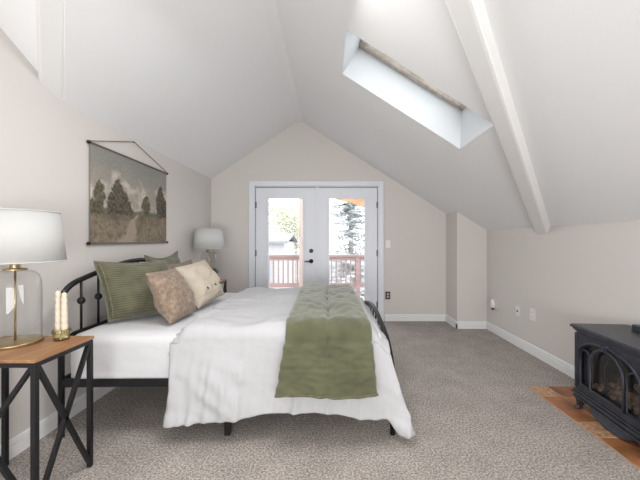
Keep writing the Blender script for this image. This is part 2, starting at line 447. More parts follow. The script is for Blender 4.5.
# ------------------------------------------------------------------ wall plates
def wall_plate(name, label, cat, loc, rz, w, h, m, kind):
    t_ = thing(name, label, cat, loc, rz)      # local: x across, -y out of the wall, z up
    obj('plate', bxm(-w/2, w/2, -.007, .003, -h/2, h/2), m, t_, bevel=.003)
    if kind == 'switch':
        obj('toggle', bxm(-.018, .018, -.012, -.006, -.034, .034), m, t_, bevel=.003)
    elif kind == 'outlet':
        for z in (-.02, .02):
            s = obj('socket', bxm(-.016, .016, -.010, -.006, z-.014, z+.014), M['tanface'] if m is M['brownplastic'] else m, t_, bevel=.004)
            bm = bmesh.new()
            for x in (-.007, .005): box(bm, x, x+.002, -.0106, -.0095, z-.004, z+.006)
            obj('slot', bm, M['slot'], s)
    elif kind == 'jack':
        obj('jack', bxm(-.008, .008, -.014, -.006, -.012, .008), M['slot'], t_, bevel=.002)
    return t_
wall_plate('light_switch', 'white wall switch plate beside the right casing of the french doors', 'switch', (.875, YB, 1.16), 0, .072, .116, M['plastic'], 'switch')
wall_plate('wall_outlet', 'dark brown outlet plate low on the back wall right of the french doors', 'outlet', (.87, YB, .385), 0, .072, .116, M['brownplastic'], 'outlet')
wall_plate('wall_outlet', 'white outlet plate on the right wall nearest the black stove', 'outlet', (XR, 3.30, .425), -PI/2, .09, .125, M['plastic'], 'outlet')
wall_plate('cable_jack', 'small white cable jack plate on right wall between the outlet and the plug-in', 'wall jack', (XR, 3.56, .405), -PI/2, .072, .116, M['plastic'], 'jack')
pl = wall_plate('plug_in_freshener', 'white rounded plug-in unit with dark bottom, low on right wall near corner', 'plug-in', (XR, 4.05, .385), -PI/2, .072, .116, M['plastic'], 'none')
bm = bmesh.new(); lathe(bm, [(.02, -.05), (.036, -.045), (.038, 0), (.030, .045), (.016, .065)], 20)
for v in bm.verts: v.co.y = v.co.y*.8-.035
obj('housing', bm, M['plastic'], pl, smooth=True)
bm = bmesh.new(); lathe(bm, [(.016, -.075), (.022, -.07), (.022, -.05)], 16)
for v in bm.verts: v.co.y = v.co.y*.8-.035
obj('oil_bottle', bm, M['bronze'], pl, smooth=True)

# ------------------------------------------------------------------ bed
BO = Vector((-1.66, 1.915, 0)); BR_ = R(1.0); BL_, BW = 2.055, 1.57
bed = thing('bed', 'black metal queen bed frame with arched headboard and slatted footboard', 'bed', BO, BR_)
def arched_end(name, x, pts, spindle_bot, rail_zs, balls, n, zlow=0):
    bm = bmesh.new()
    path = [(x, y, z) for y, z in pts]
    full = path + [(x, BW-y, z) for y, z in pts[::-1][1:]]
    tube(bm, full, .0175, 12)
    o = obj(name, bm, M['black'], bed, smooth=True)
    def top(y):
        y = min(y, BW-y); q = [(a, b) for a, b in pts if b > .3]
        for (a, b), (c, d) in zip(q, q[1:]):
            if a <= y <= c and c > a: return b+(d-b)*(y-a)/(c-a)
        return pts[-1][1]
    for k in range(1, n):
        y = BW*k/n
        bm = bmesh.new(); tube(bm, [(x, y, spindle_bot), (x, y, top(y))], .0075, 8)
        s = obj('spindle', bm, M['black'], o, smooth=True)
        if balls:
            bm2 = bmesh.new(); ball(bm2, (x, y, balls), .024, 1, 1, 1.05)
            bm3 = bmesh.new(); bm3.from_mesh(s.data); me = bpy.data.meshes.new('t'); bm2.to_mesh(me); bm3.from_mesh(me); bm2.free()
            for f in bm3.faces: f.smooth = True
            bm3.to_mesh(s.data); bm3.free()
    for z in rail_zs:
        bm = bmesh.new(); bar(bm, (x, 0, z), (x, BW, z), .024, .032)
        obj('cross_rail', bm, M['black'], o, bevel=.004)
    return o
def curve_pts(z0, corner, peak, n=10):
    """post up to z0, rounded shoulder to (corner), then a shallow arch up to the middle"""
    pts = [(0, 0), (0, z0)]
    cy, cz = corner
    for k in range(1, 9):
        a = PI/2*k/8*.80
        pts.append((cy*(1-math.cos(a))/(1-math.cos(PI/2*.8)), z0+(cz-z0)*math.sin(a)/math.sin(PI/2*.8)))
    for k in range(1, n+1):
        t_ = k/n; pts.append((cy+(BW/2-cy)*t_, cz+(peak-cz)*math.sin(t_*PI/2)))
    return pts
hb = arched_end('headboard', 0, curve_pts(.84, (.16, .958), 1.045), .61, (.61, .35), .815, 10)
fb = arched_end('footboard', BL_, curve_pts(.34, (.30, .575), .635), .35, (.35,), 0, 12)
for y in (0, BW):
    bm = bmesh.new(); bar(bm, (0, y, .338), (BL_, y, .338), .022, .05); obj('side_rail', bm, M['black'], bed, bevel=.003)
    bm = bmesh.new(); bar(bm, (1.02, y+(.015 if y == 0 else -.015), 0), (1.02, y+(.015 if y == 0 else -.015), .34), .038); obj('leg', bm, M['black'], bed, bevel=.004)
bm = bmesh.new(); bar(bm, (.3, BW/2, 0), (.3, BW/2, .34), .035); obj('leg', bm, M['black'], bed, bevel=.004)
bm = bmesh.new(); bar(bm, (1.02, BW/2, 0), (1.02, BW/2, .34), .035); obj('leg', bm, M['black'], bed, bevel=.004)
bm = bmesh.new(); bar(bm, (0, BW/2, .338), (BL_, BW/2, .338), .03, .03); obj('centre_rail', bm, M['black'], bed)
for k in range(11):
    x = .12+k*.18
    obj('slat', bxm(x, x+.06, .01, BW-.01, .353, .363), M['black'], bed)

def on_bed(o, label=None, cat=None, group=None):
    o.location = BO; o.rotation_euler = (0, 0, BR_); return tag(o, label, cat, group)

# mattress under its fitted sheet
bm = bmesh.new()
bmesh.ops.create_cube(bm, size=1)
bmesh.ops.subdivide_edges(bm, edges=bm.edges[:], cuts=22, use_grid_fill=True)
mx0, mx1, my0, my1, mz0, mz1 = .035, 2.0, -.006, BW-.006, .364, .635
for v in bm.verts:
    p = v.co*2
    q = Vector((p.x, p.y, p.z))
    def rnd(a, n_): return a
    x = mx0+(mx1-mx0)*(p.x+1)/2; y = my0+(my1-my0)*(p.y+1)/2; z = mz0+(mz1-mz0)*(p.z+1)/2
    # round the edges
    rr = .055
    cx = min(max(x, mx0+rr), mx1-rr); cy = min(max(y, my0+rr), my1-rr); cz = min(z, mz1-rr)
    dv = Vector((x-cx, y-cy, z-cz))
    if dv.length > 1e-6: dv = dv.normalized()*rr if sum(abs(c) > 1e-6 for c in dv) > 1 else dv
    w = Vector((cx, cy, cz))+dv
    wr = noise.noise(Vector((w.x*5+w.y*2, w.z*6-w.x*4, w.y*3)))*.006 + noise.noise(Vector((w.x*14-w.z*14, w.y*3, w.z*5+w.x*6)))*.004
    if p.z > -.8: w += (dv.normalized() if dv.length > 1e-6 else Vector((0, 0, 1)))*wr
    v.co = w
on_bed(obj('mattress', bm, M['sheet'], smooth=True), 'mattress in a white fitted sheet on the black bed frame', 'mattress')

# bedding cross-section: near hem -> over the edge -> across -> far hem
HEM = [(0, .105), (.19, .128), (.27, .137), (.42, .172), (.52, .178), (.687, .165), (.80, .13), (.85, .125), (.885, .140), (.945, .052), (1, .062)]
def section(s, a, hem_n, hem_f, lift=0.0, nearout=0.0):
    """a in 0..1 round the bed at fraction s along it; returns (y, z, tn, tf) with tn/tf = how far down the near/far side"""
    if a < .30:                                   # near side, a=0 hem
        t_ = 1-a/.30; z = .60-(.60-hem_n)*t_
        return (-.028-.045*t_-lift-nearout*t_, z, t_, 0)
    if a < .38:
        q = (a-.30)/.08*PI/2
        return (.062-.09*math.cos(q)-lift*math.cos(q), .60+.085*math.sin(q)+lift*math.sin(q), 0, 0)
    if a < .84:
        q = (a-.38)/.46; y = .062+q*(BW-.124)
        return (y, .685+.018*math.sin(q*PI)+lift, 0, 0)
    if a < .90:
        q = (a-.84)/.06*PI/2
        return (BW-.062+.09*math.sin(q)+lift*math.sin(q), .60+.085*math.cos(q)+lift*math.cos(q), 0, 0)
    t_ = (a-.90)/.10
    return (BW+.028+.05*t_+lift, .60-(.60-hem_f)*t_, 0, t_)
def fold_noise(x, y, z): return noise.noise(Vector((x, y, z)))
def duvet_fn(s, a):
    hem = interp(HEM, s)
    y, z, tn, tf = section(s, a, hem, .22)
    side = max(tn, tf)
    xa = .705-.045*tn+.06*fold_noise(a*5, 1.3, 0)*(1-side)
    xb = 2.035+.02*tn+.112*tn**1.15 if tn > 0 else 2.035
    x = xa+(xb-xa)*s
    # puffiness and creases on top
    top = 1-side
    px = x*1.0; py = y
    if tn == 0 and tf == 0:
        z += .022*fold_noise(px*2.6, py*2.6, 3)+.015*fold_noise(px*8-py*3, py*4, 5)+.008*fold_noise(px*5, py*20, 1)+.007*abs(fold_noise(px*12+py*6, py*9-px*5, 6))
        head = 1-sm(.0, .25, s)
        z += .014*head*fold_noise(px*3, py*26, 7) + .004*head
        z -= .055*(1-sm(0, .06, s))*1.0
        z -= .12*sm(.90, 1.0, s)
    else:
        dep = .6-z
        y_amp = (.020*fold_noise(x*6, dep*1.5, 2)+.024*fold_noise(x*13+dep*2, dep*1.5, 9)+.012*fold_noise(x*30+dep*3, dep*3, 4)+.010*fold_noise(x*9-dep*8, dep*9, 12))*min(1, side*1.6)
        flare = .045*sm(.86, 1, s)*tn - .02*sm(.0, .1, 1-s)*0
        y += (-1 if tn else 1)*(abs(y_amp)*.5+y_amp)-flare
        y -= .012*(1-abs(2*tn-1))*math.sin(s*9)*(tn > 0)
        z -= .08*sm(.93, 1.0, s)*(1-side)
    if .30 <= a < .38 or .84 <= a < .90: y += .004*fold_noise(x*20, 0, 8)
    return Vector((x, y, z))
bm = bmesh.new(); grid(bm, 110, 150, duvet_fn)
on_bed(obj('duvet', bm, M['duvet'], smooth=True, solid=.018), 'puffy white comforter spread over the bed and hanging down its near side', 'comforter')

# olive quilted throw across the foot
TX0, TX1 = 1.385, 1.915
def throw_pt(u, a, lift, drop=0, inset=0):
    hem = .322+drop+.008*math.sin(u*7)
    s_ = .5+.32*u
    y, z, tn, tf = section(s_, a, hem, .32, lift)
    side = max(tn, tf)
    x0 = TX0-.045*tn+inset; x1 = TX1+.02*tn-inset*.2
    x = x0+(x1-x0)*u
    if tn: y -= .035+.012*tn; 
    else: pass
    x += .006*fold_noise(a*20, u*2, 4)
    return x, y, z, side, tn
BUT = [2.21, 2.58, 2.89, 3.17]
def throw_fn(lift, drop=0, inset=0):
    def f(u, a):
        x, y, z, side, tn = throw_pt(u, a, lift, drop, inset)
        # quilting: lengthwise seam in the middle, cross seams
        sx = abs(u-.5); groove = .014*math.exp(-(sx/.03)**2)
        arc = a*3.1
        g2 = .005*math.exp(-((a-.155)/.006)**2)+.004*math.exp(-((a-.30)/.006)**2)
        wr = .016*fold_noise(x*7, a*9, 2)+.010*fold_noise(x*16+a*14, a*30-x*5, 5)+.004*fold_noise(x*40, a*22, 8)
        edge = .010*(sm(0, .04, u)*sm(0, .04, 1-u))
        h = edge+wr-groove-g2
        if side > 0 or a < .31: y += -h if tn or a < .5 else h
        elif .31 <= a: z += h
        if .38 <= a <= .84:
            z -= .09*sm(.90, 1.0, u)*0
            for d in BUT:
                yy = d-BO.y
                z -= .009*math.exp(-((x-(TX0+TX1)/2)**2+(y-yy)**2)/.0012)
        return Vector((x, y, z))
    return f
bm = bmesh.new(); grid(bm, 56, 130, throw_fn(.032))
th = on_bed(obj('throw_blanket', bm, M['throw'], smooth=True, solid=.014), 'olive green quilted velvet throw laid across the foot of the bed', 'throw')
bm = bmesh.new(); f2 = throw_fn(.014, -.018, .05); grid(bm, 40, 40, lambda u, a: f2(u, a*.28))
o = obj('folded_underside', bm, M['throwb'], th, smooth=True, solid=.010)
bm = bmesh.new(); f1 = throw_fn(.029)
tube(bm, [f1(k/40, 0)+Vector((0, -.004, -.003)) for k in range(41)], .008, 8)
obj('binding', bm, M['throwb'], th, smooth=True)
for d in BUT:
    yy = d-BO.y; a = .38+.46*(yy-.062)/(BW-.124)
    p = throw_fn(.032)(.5, a)
    bm = bmesh.new(); ball(bm, (p.x, p.y, p.z+.004), .012, 1, 1, .5); obj('tuft_button', bm, M['throwb'], th, smooth=True)

# ------------------------------------------------------------------ pillows
def pillow(name, label, bl, u, v, w, h, T, m, parts=None, flange=0, mflange=None, seed=0, corner=.10, slump=0, shear=0):
    """bl = bottom-left corner as seen, u = direction along the bottom, v = direction up the pillow"""
    u = Vector(u).normalized(); v = Vector(v); v = (v-u*v.dot(u)).normalized(); n = u.cross(v)
    c = Vector(bl)+u*w/2+v*h/2
    root = thing(name, label, 'pillow', c)
    root.matrix_world = Matrix(((u.x, v.x, n.x, c.x), (u.y, v.y, n.y, c.y), (u.z, v.z, n.z, c.z), (0, 0, 0, 1)))
    def outline(a, b):
        x = a*w/2*(1-corner*(1-b*b)*abs(a)**3); y = b*h/2*(1-corner*(1-a*a)*abs(b)**3)
        y -= slump*(1-a*a)*sm(.2, 1, b)
        x -= shear*(b+1)/2
        return x, y
    def surf(a, b, side):
        x, y = outline(a, b)
        f = (max(0, 1-abs(a)**2.6)**.55)*(max(0, 1-abs(b)**2.6)**.55)
        z = T/2*f*(1+.18*(-b))            # fuller toward the bottom
        wn = fold_noise(a*2.2+seed, b*2.2, side*5)*.022+fold_noise(a*6+seed, b*4, side*3+1)*.009
        e = min(1-abs(a), 1-abs(b))
        wn += fold_noise(a*14+seed, b*14, 4)*.005*(1-sm(0, .35, e))
        z += wn*min(1, f*1.6)
        return Vector((x, y, side*z))
    bm = bmesh.new(); N = 32
    for side in (1, -1):
        grid(bm, N, N, lambda i, j: surf(math.sin((i*2-1)*PI/2*.999), math.sin((j*2-1)*PI/2*.999), side))
    bmesh.ops.remove_doubles(bm, verts=bm.verts[:], dist=.0008)
    obj('pillow_body', bm, m, root, smooth=True)
    ring = []
    K = 20
    for k in range(K): ring.append((-1+2*k/K, -1))
    for k in range(K): ring.append((1, -1+2*k/K))
    for k in range(K): ring.append((1-2*k/K, 1))
    for k in range(K): ring.append((-1, 1-2*k/K))
    if flange:
        bm = bmesh.new(); lo_ = []; hi_ = []
        for i, (a, b) in enumerate(ring):
            x, y = outline(a*.985, b*.985)
            r = Vector((a if abs(a) == 1 else a*.0, b if abs(b) == 1 else 0, 0))
            wv = .006*fold_noise(i*.5, seed, 2)
            lo_.append(bm.verts.new((x, y, 0)))
            q = Vector((x, y, 0))+Vector(((1 if a >= .999 else -1 if a <= -.999 else 0), (1 if b >= .999 else -1 if b <= -.999 else 0), 0))*flange
            hi_.append(bm.verts.new((q.x, q.y, wv)))
        for i in range(len(ring)):
            j = (i+1) % len(ring); bm.faces.new((lo_[i], lo_[j], hi_[j], hi_[i]))
        obj('flange', bm, mflange or m, root, smooth=True, solid=.006)
        bm = bmesh.new()
        tube(bm, [surf(-.93, -0.93+1.86*k/24, 1)+Vector((0, 0, .003)) for k in range(25)], .0045, 6)
        obj('seam', bm, mflange or m, root, smooth=True)
    else:
        bm = bmesh.new()
        tube(bm, [Vector((*outline(a, b), 0)) for a, b in ring], .005, 6, closed=True)
        obj('piping', bm, mflange or m, root, smooth=True)
    return root, surf

pillow('sham_pillow', 'large olive green ribbed pillow at the near end of the headboard', (-1.515, 2.13, .668), (.62, .79, -.03), (-.33, .12, 1), .475, .415, .19,
       M['sham'], flange=.014, mflange=M['shamflat'], seed=1, corner=.05, slump=.012, shear=.06)
pillow('sham_pillow', 'grey green pillow behind the others at the far end of the headboard', (-1.525, 2.66, .668), (0, 1, .03), (-.14, 0, 1), .56, .42, .15,
       M['sham2'], flange=.014, mflange=M['shamflat'], seed=4, corner=.12, slump=.03)
pillow('throw_pillow', 'square taupe brown patterned pillow in front of the olive ribbed pillow', (-1.080, 2.095, .655), (.07, 1, .015), (-.50, -.05, 1), .345, .375, .17,
       M['brown'], mflange=M['brown'], seed=7, corner=.03)
pillow('throw_pillow', 'dark grey taupe pillow half hidden behind the cream buttoned pillow', (-1.315, 2.60, .66), (.03, 1, .02), (-.20, 0, 1), .48, .365, .11,
       M['taupe'], mflange=M['taupe'], seed=9, corner=.10)
cr, csurf = pillow('throw_pillow', 'cream linen pillow with three dark buttons at the front of the bed', (-1.065, 2.505, .668), (.10, 1, .07), (-.56, 0, 1), .475, .375, .17,
       M['cream'], mflange=M['creamseam'], seed=12, corner=.04)
for a in (-.42, .08, .52):
    p = csurf(a, -.40, 1)
    bm = bmesh.new(); ball(bm, (p.x, p.y, p.z+.002), .0125, 1, 1, .4); obj('button', bm, M['button'], cr, smooth=True)
bm = bmesh.new(); tube(bm, [csurf(-.95+1.9*k/30, -.62, 1)+Vector((0, 0, .001)) for k in range(31)], .004, 6); obj('flap_seam', bm, M['creamseam'], cr, smooth=True)

# ------------------------------------------------------------------ side tables
TZ = .70
def side_table(label, loc, w=.485):
    d = .34                             # local: x 0..w toward the room, y 0..d away from camera
    t_ = thing('side_table', label, 'table', loc, 0, None)
    obj('tabletop', bxm(0, w, 0, d, TZ-.016, TZ), M['tablewood'], t_, bevel=.003)
    bm = bmesh.new()
    for a, b in (((.012, .012), (w-.012, .012)), ((w-.012, .012), (w-.012, d-.012)), ((w-.012, d-.012), (.012, d-.012)), ((.012, d-.012), (.012, .012))):
        bar(bm, (*a, TZ-.026), (*b, TZ-.026), .02, .02)
    obj('top_frame', bm, M['black'], t_)
    L = []
    for x in (.014, w-.014):
        for y in (.014, d-.014):
            bm = bmesh.new(); bar(bm, (x, y, 0), (x, y, TZ-.02), .022, .022, (0, 1, 0)); obj('leg', bm, M['black'], t_, bevel=.002)
    def brace(a, b, off):
        bm = bmesh.new(); bar(bm, a, b, .016, .02, off); obj('cross_brace', bm, M['black'], t_)
    z0, z1 = .035, TZ-.036
    for x in (w-.014,):
        brace((x, .024, z0), (x, d-.024, z1), (1, 0, 0)); brace((x, .024, z1), (x, d-.024, z0), (1, 0, 0))
    for y in (.014,):
        brace((.024, y, z0), (w-.024, y, z1), (0, 1, 0)); brace((.024, y, z1), (w-.024, y, z0), (0, 1, 0))
    return t_
t1 = side_table('oak-topped side table with black X-braced legs holding the lamp and candles', (-1.765, 1.345, 0))
t2 = side_table('oak-topped side table mostly hidden behind the pillows on the far side of the bed', (-1.765, 3.80, 0), .39)

# ------------------------------------------------------------------ lamps
def lamp(label, loc):
    t_ = thing('table_lamp', label, 'lamp', loc)
    bm = bmesh.new(); lathe(bm, [(.100, 0), (.108, .002), (.109, .012), (.104, .015), (.02, .017)], 48); obj('lamp_base', bm, M['brass'], t_, smooth=True, bevel=.001)
    bm = bmesh.new(); lathe(bm, [(.099, .016), (.101, .06), (.101, .28), (.099, .315), (.090, .343), (.074, .360), (.05, .368), (.036, .370)], 48, caps=False)
    obj('glass_body', bm, M['glass'], t_, smooth=True)
    bm = bmesh.new(); lathe(bm, [(.0045, .015), (.0045, .395)], 12); obj('rod', bm, M['brass'], t_, smooth=True)
    bm = bmesh.new(); lathe(bm, [(.045, .369), (.046, .376), (.022, .380), (.020, .398), (.013, .400), (.013, .45)], 28); obj('collar', bm, M['brass'], t_)
    bm = bmesh.new(); lathe(bm, [(.200, .410), (.170, .665)], 64, caps=False); 
    s = obj('lamp_shade', bm, M['shade'], t_, smooth=True, solid=.003)
    bm = bmesh.new()
    for r, z in ((.1995, .412), (.1705, .663)):
        bm = bmesh.new(); tube(bm, [(r*math.cos(k*PI/32), r*math.sin(k*PI/32), z) for k in range(64)], .0035, 6, closed=True)
        obj('shade_ring', bm, M['shade'], s, smooth=True)
    bm = bmesh.new()
    for k in range(3): a = k*2*PI/3; tube(bm, [(0, 0, .655), (.169*math.cos(a), .169*math.sin(a), .655)], .002, 6)
    obj('shade_spider', bm, M['brass'], s, smooth=True)
    bm = bmesh.new(); ball(bm, (0, 0, .53), .03, 1, 1, 1.3); obj('bulb', bm, M['plastic'], t_, smooth=True)
    return t_
l1 = lamp('tall clear glass and brass lamp with white shade beside the candles', (-1.582, 1.558, TZ))
l2 = copy_tree(l1); l2.location = (-1.575, 4.04, TZ)
l2['label'] = 'glass lamp with white shade in the far left corner beyond the pillows'

# candles in a small glass holder
hx, hy = -1.398, 1.615
t_ = thing('candle_holder', 'small pale amber bubble glass candle holder on the near side table', 'candle holder', (hx, hy, TZ))
bm = bmesh.new(); lathe(bm, [(.030, 0), (.036, .004), (.034, .012), (.030, .018), (.036, .026), (.040, .040), (.039, .054), (.036, .060)], 24, caps=False)
obj('glass_cup', bm, M['amber'], t_, smooth=True, solid=.004)
bm = bmesh.new()
for k in range(9):
    a = k*2*PI/9; ball(bm, (.034*math.cos(a), .034*math.sin(a), .045), .010, seg=8)
for k in range(8):
    a = k*2*PI/8+.2; ball(bm, (.027*math.cos(a), .027*math.sin(a), .010), .008, seg=8)
obj('glass_beads', bm, M['amber'], t_, smooth=True)
def candle(label, dx, lean, h):
    t_ = thing('taper_candle', label, 'candle', (hx+dx, hy, TZ+.012), 0, 'twisted candles in the glass holder')
    bm = bmesh.new(); n = 60; seg = 12; rings = []
    for i in range(n+1):
        q = i/n; z = q*h; r = .0155*(1-.28*q) if q < .97 else .0155*.72*(1-(q-.97)/.03*.6)
        rings.append([bm.verts.new((r*(1+.13*math.cos(3*(k*2*PI/seg)+z*190))*math.cos(k*2*PI/seg)+lean*q, r*(1+.13*math.cos(3*(k*2*PI/seg)+z*190))*math.sin(k*2*PI/seg), z)) for k in range(seg)])
    for a, b in zip(rings, rings[1:]):
        for k in range(seg): bm.faces.new((a[k], a[(k+1) % seg], b[(k+1) % seg], b[k]))
    bm.faces.new(rings[0][::-1]); bm.faces.new(rings[-1])
    obj('wax', bm, M['candle'], t_, smooth=True)
    bm = bmesh.new(); tube(bm, [(lean, 0, h-.002), (lean-.002, 0, h+.012)], .0015, 6); obj('wick', bm, M['wick'], t_)
candle('left of two ivory twisted taper candles in the amber glass holder', -.0155, -.003, .245)
candle('right of two ivory twisted taper candles in the amber glass holder', .0155, -.002, .235)

# potted plant on the far table
t_ = thing('potted_plant', 'small bushy green plant on the far side table beneath the lamp', 'plant', (-1.455, 3.895, TZ))
bm = bmesh.new(); lathe(bm, [(.032, 0), (.042, .06), (.045, .065), (.040, .065), (.038, .055)], 20); obj('pot', bm, M['pot'], t_, smooth=True)
bm = bmesh.new(); lathe(bm, [(.001, .056), (.038, .056)], 16, caps=False); obj('soil', bm, M['soil'], t_)
bm = bmesh.new(); rs = random.Random(3)
for k in range(190):
    a = rs.uniform(0, 2*PI); e = rs.uniform(.1, 1.5); r = rs.uniform(.025, .065)
    p = Vector((r*math.cos(a)*math.cos(e), r*math.sin(a)*math.cos(e), .095+r*1.1*math.sin(e)))
    dv = Vector((math.cos(a), math.sin(a), rs.uniform(-.2, .9))).normalized(); s = dv.cross(Vector((0, 0, 1))).normalized()*.007
    face(bm, [p-dv*.004, p+dv*.008+s, p+dv*.024, p+dv*.008-s])
for k in range(10):
    a = k*.63; tube(bm, [(0, 0, .055), (.03*math.cos(a), .03*math.sin(a), .12)], .0015, 5)
obj('foliage', bm, M['leaf'], t_)

# ------------------------------------------------------------------ tapestry on the left wall
PY0, PY1, PZ0, PZ1 = 2.293, 3.363, 1.195, 1.943
tp = thing('wall_tapestry', 'hanging canvas print of a muted tree landscape on the left wall', 'wall hanging', (XL, (PY0+PY1)/2, PZ0))
W, H = PY1-PY0, PZ1-PZ0
def fbm(x, y, s=0): return fold_noise(x, y, s)+.5*fold_noise(2*x, 2*y, s+3)+.25*fold_noise(4*x, 4*y, s+5)
def mixc(a, b, t_): t_ = max(0, min(1, t_)); return tuple(x+(y-x)*t_ for x, y in zip(a, b))
TREES = [(.085, .28, .65, .070, 1), (.285, .26, .72, .095, 0), (.37, .27, .58, .07, 0), (.21, .28, .56, .06, 0), (.43, .3, .42, .05, 0), (.655, .35, .60, .075, 1), (.895, .34, .78, .085, 2), (.97, .33, .6, .06, 2), (.02, .3, .45, .04, 1)]
def painting(u, v):
    n1 = fbm(u*6, v*5, 1); n2 = fbm(u*18, v*16, 2); n3 = fbm(u*40, v*30, 3)
    c = mixc((.300, .268, .232), (.225, .222, .205), sm(.4, 1, v+n1*.12))                         # greyed sky
    c = mixc(c, (.50, .43, .38), sm(.02, .45, .55-abs(v-.50)*1.6+n1*.5-.22))                          # warm cloud
    hz = .315+.05*u+.012*n1
    if v < hz+.05:                                                                         # distant hedge
        c = mixc(c, (.085, .078, .058), sm(hz+.055+.03*n2, hz+.02+.03*n2, v)*.8)
    for tx, tb, tt, tw, k in TREES:
        q = (v-tb)/(tt-tb)
        if -.12 < q < 1.15:
            wd = tw*(math.sin(max(0, min(1, q*.86+.14))*PI)**.6)
            dd = abs(u-tx+.012*n2)/max(.001, wd)
            m_ = sm(1.15, .65, dd+.35*n2+.1*n3)
            if q < .1: m_ = max(m_*.4, sm(.014, .008, abs(u-tx)))
            base = [(.058, .052, .040), (.060, .058, .038), (.050, .047, .038)][k]
            li = [(.135, .115, .088), (.135, .122, .082), (.105, .095, .07)][k]
            c = mixc(c, mixc(base, li, .45+n3*.9+.3*n2), m_*.95)
    if v < hz:
        g = mixc((.150, .122, .088), (.27, .225, .17), .5+n2*.8)
        g = mixc(g, (.085, .078, .058), sm(.0, .7, n2*.7+n1*.6+.35*(1-sm(0, .1, hz-v)))*.8)
        g = mixc(g, (.31, .27, .22), sm(.35, .7, n3+.2*n2)*.5)
        pc = .535-.18*(hz-v)/hz+.03*math.sin(v*18); pw = .015+.13*(hz-v)/hz
        g = mixc(g, (.31, .26, .205), sm(pw, pw*.5, abs(u-pc)+.02*n2))
        c = mixc(c, g, sm(hz, hz-.03, v+.02*n2))
    return c
bm = bmesh.new(); cl = bm.loops.layers.color.new('paint') if False else bm.verts.layers.float_color.new('paint')
NU, NV = 200, 150
vs = grid(bm, NU, NV, lambda u, v: Vector((.016+.002*math.sin(u*5), (u-.5)*W, v*H)))
for i in range(NU+1):
    for j in range(NV+1): vs[i][j][cl] = (*painting(i/NU, j/NV), 1)
obj('canvas', bm, M['paint'], tp, smooth=True)
for z in (0, H):
    bm = bmesh.new(); box(bm, .004, .024, -W/2-.010, W/2+.010, z-.008, z+.008)
    r_ = obj('rod', bm, M['rodwood'], tp, bevel=.004)
    for s in (-1, 1):
        bm = bmesh.new(); ball(bm, (.016, s*(W/2+.014), z), .013); obj('end_knob', bm, M['bronze'], r_, smooth=True)
bm = bmesh.new(); nz = 2.112-PZ0; ny = 2.815-(PY0+PY1)/2
tube(bm, [(.02, -W/2+.0, H+.01), (.012, ny, nz), (.02, W/2, H+.01)], .0035, 6); obj('hanging_cord', bm, M['cord'], tp)
bm = bmesh.new(); tube(bm, [(0, ny, nz-.004), (.02, ny, nz-.004)], .004, 8); obj('nail', bm, M['bronze'], tp)

# ------------------------------------------------------------------ hearth
HX0, HX1, HY0, HY1 = 1.635, XR-.017, 1.20, 2.573
bm = bmesh.new(); box(bm, HX0, HX1, HY0, HY1, 0, .006, 0)
def tile(x0, x1, y0, y1, mi):
    g = .005; box(bm, x0+g, x1-g, y0+g, y1-g, .004, .0095, mi)
c1, c2 = HX0+.008, HX0+.165
yy = HY1-.004; k = 0
for ln, mi in ((.168, 3), (.335, 1), (.168, 3), (.335, 2), (.168, 3), (.20, 1)):
    tile(c1, c2, yy-ln, yy, mi); yy -= ln
yy = HY1-.004
for ln, mi in ((.168, 1), (.335, 2), (.335, 1), (.335, 2), (.2, 1)):
    tile(c2, c2+.168, yy-ln, yy, mi); tile(c2+.168, HX1-.004, yy-ln, yy, 3-mi); yy -= ln
tag(obj('hearth_pad', bm, [M['grout'], M['terra'], M['terrab'], M['beige']], bevel=.002), 'terracotta and beige tile hearth set into carpet beneath the stove', 'hearth')

# ------------------------------------------------------------------ stove
st = thing('gas_stove', 'black cast iron heating stove with arched glass windows on the tile hearth', 'stove', (1.934, 1.955, .0095), R(-5.3))
# local: -x faces the room, +y is the far end, z up
SW, SD = .27, .17
bm = bmesh.new()                                                                 # box open to the front
for a in ((-SD, SD, SW-.02, SW, .145, .55), (-SD, SD, -SW, -SW+.02, .145, .55), (SD-.02, SD, -SW, SW, .145, .55), (-SD, SD, -SW, SW, .535, .552), (-SD, SD, -SW, SW, .145, .165)): box(bm, *a)
body = obj('stove_body', bm, M['iron'], st, bevel=.004)
bm = bmesh.new(); box(bm, SD-.03, SD-.021, -SW+.021, SW-.021, .166, .534)
for y in (-SW+.021, SW-.027): box(bm, -SD+.03, SD-.02, y, y+.006, .166, .534)
box(bm, -SD+.03, SD-.02, -SW+.021, SW-.021, .166, .19)
obj('firebox_lining', bm, M['soot'], body)
bm = bmesh.new()
for o_, z0, z1 in ((.006, .545, .556), (.014, .556, .566), (.022, .566, .578), (.034, .580, .596), (.028, .596, .602)):
    box(bm, -SD-o_, SD+o_*.4, -SW-o_, SW+o_, z0, z1)
obj('stove_top', bm, M['iron'], st, bevel=.004)
bm = bmesh.new()
for o_, z0, z1 in ((.010, .142, .152), (.020, .126, .142), (.030, .108, .124), (.018, .092, .108), (.024, .080, .092)):
    box(bm, -SD-o_, SD+o_*.3, -SW-o_, SW+o_, z0, z1)
obj('base_moulding', bm, M['iron'], st, bevel=.005)
